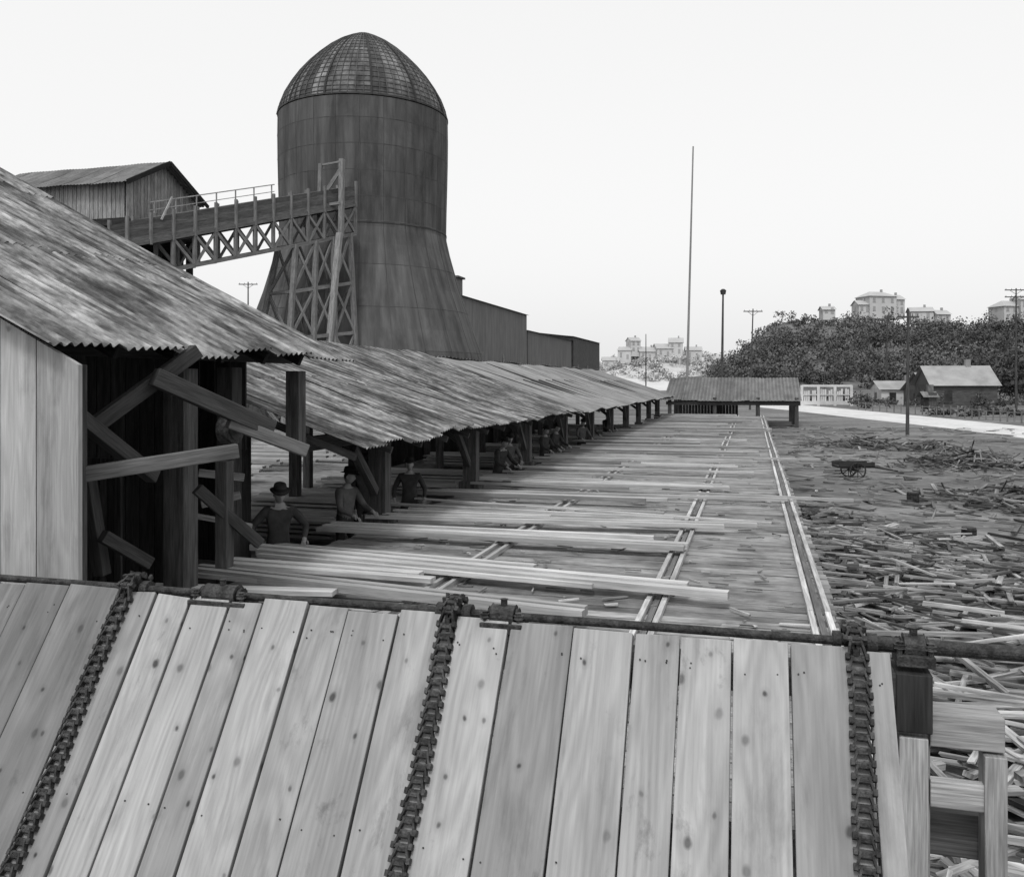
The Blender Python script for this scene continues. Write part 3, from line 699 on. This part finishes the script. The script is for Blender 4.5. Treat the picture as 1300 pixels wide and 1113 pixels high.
def cart(u,v):
    c=G(u,v,GZ); e=empty("hand_cart"); e.location=c; e.rotation_euler=(0,0,.3); e.scale=(.75,)*3; b=MB()
    b.box((0,0,.5),X,Y,Z,1.6,.8,.08); b.box((0,.4,.62),X,Y,Z,1.6,.05,.18); b.box((0,-.4,.62),X,Y,Z,1.6,.05,.18); b.beam((.7,.25,.5),(1.9,.25,.3),.06,.06); b.beam((.7,-.25,.5),(1.9,-.25,.3),.06,.06)
    b.build("bed",W_dark,e); b=MB()
    for s_ in(-.5,.5):
        for k in range(16):
            a=k*math.pi/8; a2=a+math.pi/8; b.beam((math.cos(a)*.35,s_,.35+math.sin(a)*.35),(math.cos(a2)*.35,s_,.35+math.sin(a2)*.35),.05,.05)
            if k%2==0: b.beam((0,s_,.35),(math.cos(a)*.35,s_,.35+math.sin(a)*.35),.03,.03)
    b.beam((0,-.55,.35),(0,.55,.35),.06,.06); b.build("wheels",M_iron,e)
cart(1083,606)
def keg(name,u,v,r,h,m):
    c=G(u,v,GZ); b=MB(); n=18
    for i in range(5):
        z0,z1=i*h/5,(i+1)*h/5; f=lambda z:r*(1+.1*math.sin(math.pi*z/h)); b.cyl(c+Z*z0,c+Z*z1,f(z0),f(z1),n=n,cap=(i in(0,4)))
    for zz in(.2,.8): b.cyl(c+Z*(h*zz-.02),c+Z*(h*zz+.02),r*1.1,n=n,tone=.5)
    b.build(name,m)
keg("wooden_keg",1230,688,.13,.3,M_iron); keg("wooden_keg",1159,638,.14,.28,M_iron)
# ---------------------------------------------------------------- people
def skin_eval(name,verts,edges,rad,roots):
    me=bpy.data.meshes.new(name); me.from_pydata(verts,edges,[]); o=bpy.data.objects.new(name,me); sc.collection.objects.link(o)
    md=o.modifiers.new('s','SKIN'); md.use_smooth_shade=True
    for i,r in enumerate(rad): me.skin_vertices[0].data[i].radius=(r if isinstance(r,tuple) else (r,r)); me.skin_vertices[0].data[i].use_root=(i in roots)
    sb=o.modifiers.new('u','SUBSURF'); sb.levels=2; sb.render_levels=2
    dg=bpy.context.evaluated_depsgraph_get(); dg.update(); nm=bpy.data.meshes.new_from_object(o.evaluated_get(dg)); bpy.data.objects.remove(o)
    return nm
def tone1(me):
    if 'tone' not in me.attributes: 
        at=me.attributes.new('tone','FLOAT','FACE'); at.data.foreach_set('value',[1.0]*len(me.polygons))
def man(loc,rot,lean=.2,arms=None,shirt=M_shirt,scale=1.0,hat=True,headturn=0,headdown=.2):
    e=empty("man"); e.location=loc; e.rotation_euler=(0,0,rot); e.scale=(scale,)*3
    piv=Vector((0,0,.95)); RM=Matrix.Rotation(lean,3,'X')   # lean toward -Y
    def up(p): return piv+RM@(Vector(p)-piv)
    J={'pel':Vector((0,0,.95)),'sp':up((0,-.01,1.12)),'ch':up((0,0,1.32)),'nb':up((0,.0,1.46)),'nt':up((0,-.02,1.56)),
       'hl':Vector((-.1,0,.88)),'hr':Vector((.1,0,.88)),'kl':Vector((-.13,-.04,.48)),'kr':Vector((.12,-.12,.49)),'al':Vector((-.14,.08,.09)),'ar':Vector((.13,-.04,.09)),
       'tl':Vector((-.16,-.1,.04)),'tr':Vector((.15,-.22,.04)),'sl':up((-.185,0,1.41)),'sr':up((.185,0,1.41))}
    arms=arms or (((-.1,-.12,-.26),(-.02,-.34,-.36)),((.1,-.12,-.26),(.04,-.36,-.34)))
    for k,(ea,wa) in zip('lr',arms):
        J['e'+k]=J['s'+k]+Vector(ea); J['w'+k]=J['s'+k]+Vector(wa); J['p'+k]=J['w'+k]+(J['w'+k]-J['e'+k]).normalized()*.06
    order=list(J); ix={k:i for i,k in enumerate(order)}
    rad={'pel':(.155,.12),'sp':(.14,.11),'ch':(.165,.12),'nb':(.075,.075),'nt':(.055,.055),'hl':.095,'hr':.095,'kl':.068,'kr':.068,'al':.05,'ar':.05,'tl':.045,'tr':.045,'sl':.078,'sr':.078,'el':.052,'er':.052,'wl':.036,'wr':.036,'pl':.033,'pr':.033}
    E=[('pel','sp'),('sp','ch'),('ch','nb'),('nb','nt'),('pel','hl'),('pel','hr'),('hl','kl'),('hr','kr'),('kl','al'),('kr','ar'),('al','tl'),('ar','tr'),('ch','sl'),('ch','sr'),('sl','el'),('sr','er'),('el','wl'),('er','wr'),('wl','pl'),('wr','pr')]
    me=skin_eval("body",[J[k] for k in order],[(ix[a],ix[c]) for a,c in E],[rad[k] for k in order],{0})
    me.materials.clear()
    for m in(shirt,M_trous,M_skin,M_hat): me.materials.append(m)
    mid={('nb','nt'):2,('wl','pl'):2,('wr','pr'):2,('pel','hl'):1,('pel','hr'):1,('hl','kl'):1,('hr','kr'):1,('kl','al'):1,('kr','ar'):1,('al','tl'):3,('ar','tr'):3}
    for p in me.polygons:
        c=p.center; best=9;bi=0
        for a,c2 in E:
            A_,B_=J[a],J[c2]; t=max(0,min(1,(c-A_).dot(B_-A_)/max(1e-9,(B_-A_).length_squared))); dd=(c-A_.lerp(B_,t)).length
            if dd<best: best=dd;bi=mid.get((a,c2),0)
        p.material_index=bi; p.use_smooth=True
    tone1(me); o=bpy.data.objects.new("body",me); sc.collection.objects.link(o); o.parent=e
    for k,sg in(('l',-1),('r',1)):
        base=J['w'+k]; fw=(J['p'+k]-base).normalized(); side=fw.cross(Z); side=side.normalized() if side.length>.1 else X.copy(); dnv=fw.cross(side).normalized()
        if dnv.z>0: dnv=-dnv
        V=[];E2=[];rd=[];roots=set()
        def ch(pts,rs):
            i=len(V); roots.add(i); V.extend(pts); rd.extend(rs); E2.extend((i+j,i+j+1) for j in range(len(pts)-1))
        ch([base,base+fw*.045,base+fw*.09],[(.028,.02),(.038,.018),(.036,.015)])
        for j,(oy,l) in enumerate(((-.029,.068),(-.01,.078),(.01,.072),(.028,.056))):
            q=base+fw*.08+side*oy; ch([q,q+fw*.022,q+fw*(.022+l*.4)+dnv*.012,q+fw*(.022+l*.6)+dnv*.034,q+fw*(.022+l*.6)+dnv*.05],[.0095,.0095,.009,.008,.0065])
        q=base+fw*.03-side*sg*.025; ch([q,q-side*sg*.025+fw*.02,q-side*sg*.035+fw*.045+dnv*.01,q-side*sg*.03+fw*.065+dnv*.025],[.013,.012,.0105,.008])
        hm=skin_eval("hand",V,E2,rd,roots); hm.materials.clear(); hm.materials.append(M_skin); tone1(hm)
        o=bpy.data.objects.new("hand_"+k,hm); sc.collection.objects.link(o); o.parent=e
    bm=bmesh.new(); bmesh.ops.create_uvsphere(bm,u_segments=28,v_segments=20,radius=1)
    for v in bm.verts:
        x_,y_,z_=v.co; wj=1-.28*max(0,-z_)**1.3
        v.co=Vector((x_*.078*wj,y_*.098*(1-.1*max(0,-z_)),z_*.12))
        if y_<-.5:
            for (cx,cz,sx,sz_,am) in((0,-.01,.013,.03,.022),(-.032,.02,.014,.01,-.009),(.032,.02,.014,.01,-.009),(0,-.052,.024,.006,.007),(0,-.06,.02,.004,-.003),(0,-.1,.03,.016,.008),(0,.04,.05,.008,.005)):
                v.co.y-=am*math.exp(-((v.co.x-cx)/sx)**2-((v.co.z-cz)/sz_)**2)
    def blob(c,s_):
        r=bmesh.ops.create_uvsphere(bm,u_segments=10,v_segments=8,radius=1)
        for v in r['verts']: v.co=Vector((v.co.x*s_[0]+c[0],v.co.y*s_[1]+c[1],v.co.z*s_[2]+c[2]))
    blob((-.08,.005,-.005),(.01,.02,.032)); blob((.08,.005,-.005),(.01,.02,.032))
    hm=bpy.data.meshes.new("head"); bm.to_mesh(hm); bm.free(); hm.materials.append(M_skin); hm.materials.append(M_hair)
    for p in hm.polygons:
        p.use_smooth=True; c=p.center
        if (c.y>.01 and c.z>-.04 and abs(c.x)<.079) or c.z>.07: p.material_index=1
        if c.y<-.06 and abs(abs(c.x)-.032)<.014 and abs(c.z-.02)<.006: p.material_index=1
        if c.y<-.06 and abs(c.x)<.022 and abs(c.z+.056)<.004: p.material_index=1
    tone1(hm); ho=bpy.data.objects.new("head",hm); sc.collection.objects.link(ho); ho.parent=e
    hd=J['nt']+Vector((0,-.025,.09)); ho.location=hd; ho.rotation_euler=(headdown,0,headturn)
    if hat:
        b=MB(); n=24; pr=[(.09,.0,.0),(.145,.0,.004),(.15,.0,.008),(.1,0,.018),(.097,0,.06),(.088,0,.1),(.05,0,.118),(.02,0,.108),(.001,0,.106)]
        for (r,_,z) in pr:
            for k in range(n):
                a=2*math.pi*k/n; b.V.append((math.cos(a)*r*.93,math.sin(a)*r*1.1,z+.012*math.cos(2*a)*(1 if r>.12 else 0)))
        for i in range(len(pr)-1):
            for k in range(n): j=(k+1)%n; b.F.append((i*n+k,i*n+j,(i+1)*n+j,(i+1)*n+k)); b.T.append(1 if i!=3 else .4); b.M.append(0); b.U+=[(0,0)]*4
        o=b.build("hat",M_hat,ho,smooth=True); o.location=(0,.005,.056); o.rotation_euler=(-.06,0,0)
    return e
RX=math.pi/2
def at(u,xw):
    d=F*xw/(CT*(u-954)); return P(u,d,GZ)
p=at(353,-6.45); man(p,RX-.9,lean=.22,arms=(((-.19,.02,-.22),(-.16,-.2,-.36)),((.19,-.02,-.22),(.13,-.2,-.38))),headdown=.35)
p=at(437,-6.5); man(p,RX-.3,lean=.12,shirt=M_shirtL,headturn=.3)
p=at(459,-6.75); man(p,RX-.5,lean=.05,arms=(((-.07,.0,-.28),(-.05,-.1,-.52)),((.08,-.08,-.27),(.04,-.3,-.36))),scale=1.06)
p=at(520,-6.5); man(p,RX-1.2,lean=.08,shirt=M_shirt,arms=(((-.13,.03,-.26),(-.12,-.16,-.44)),((.13,.03,-.26),(.12,-.16,-.44))),scale=.96,headdown=.1)
for u,l,s_ in((632,.3,M_shirt),(645,.15,M_shirtL),(690,.1,M_shirt),(702,.2,M_shirt),(738,.15,M_shirtL),(748,.05,M_shirt),(769,.1,M_shirt)):
    man(at(u,-6.35),RX-R(.3,1),lean=l,shirt=s_,scale=R(.95,1.04))
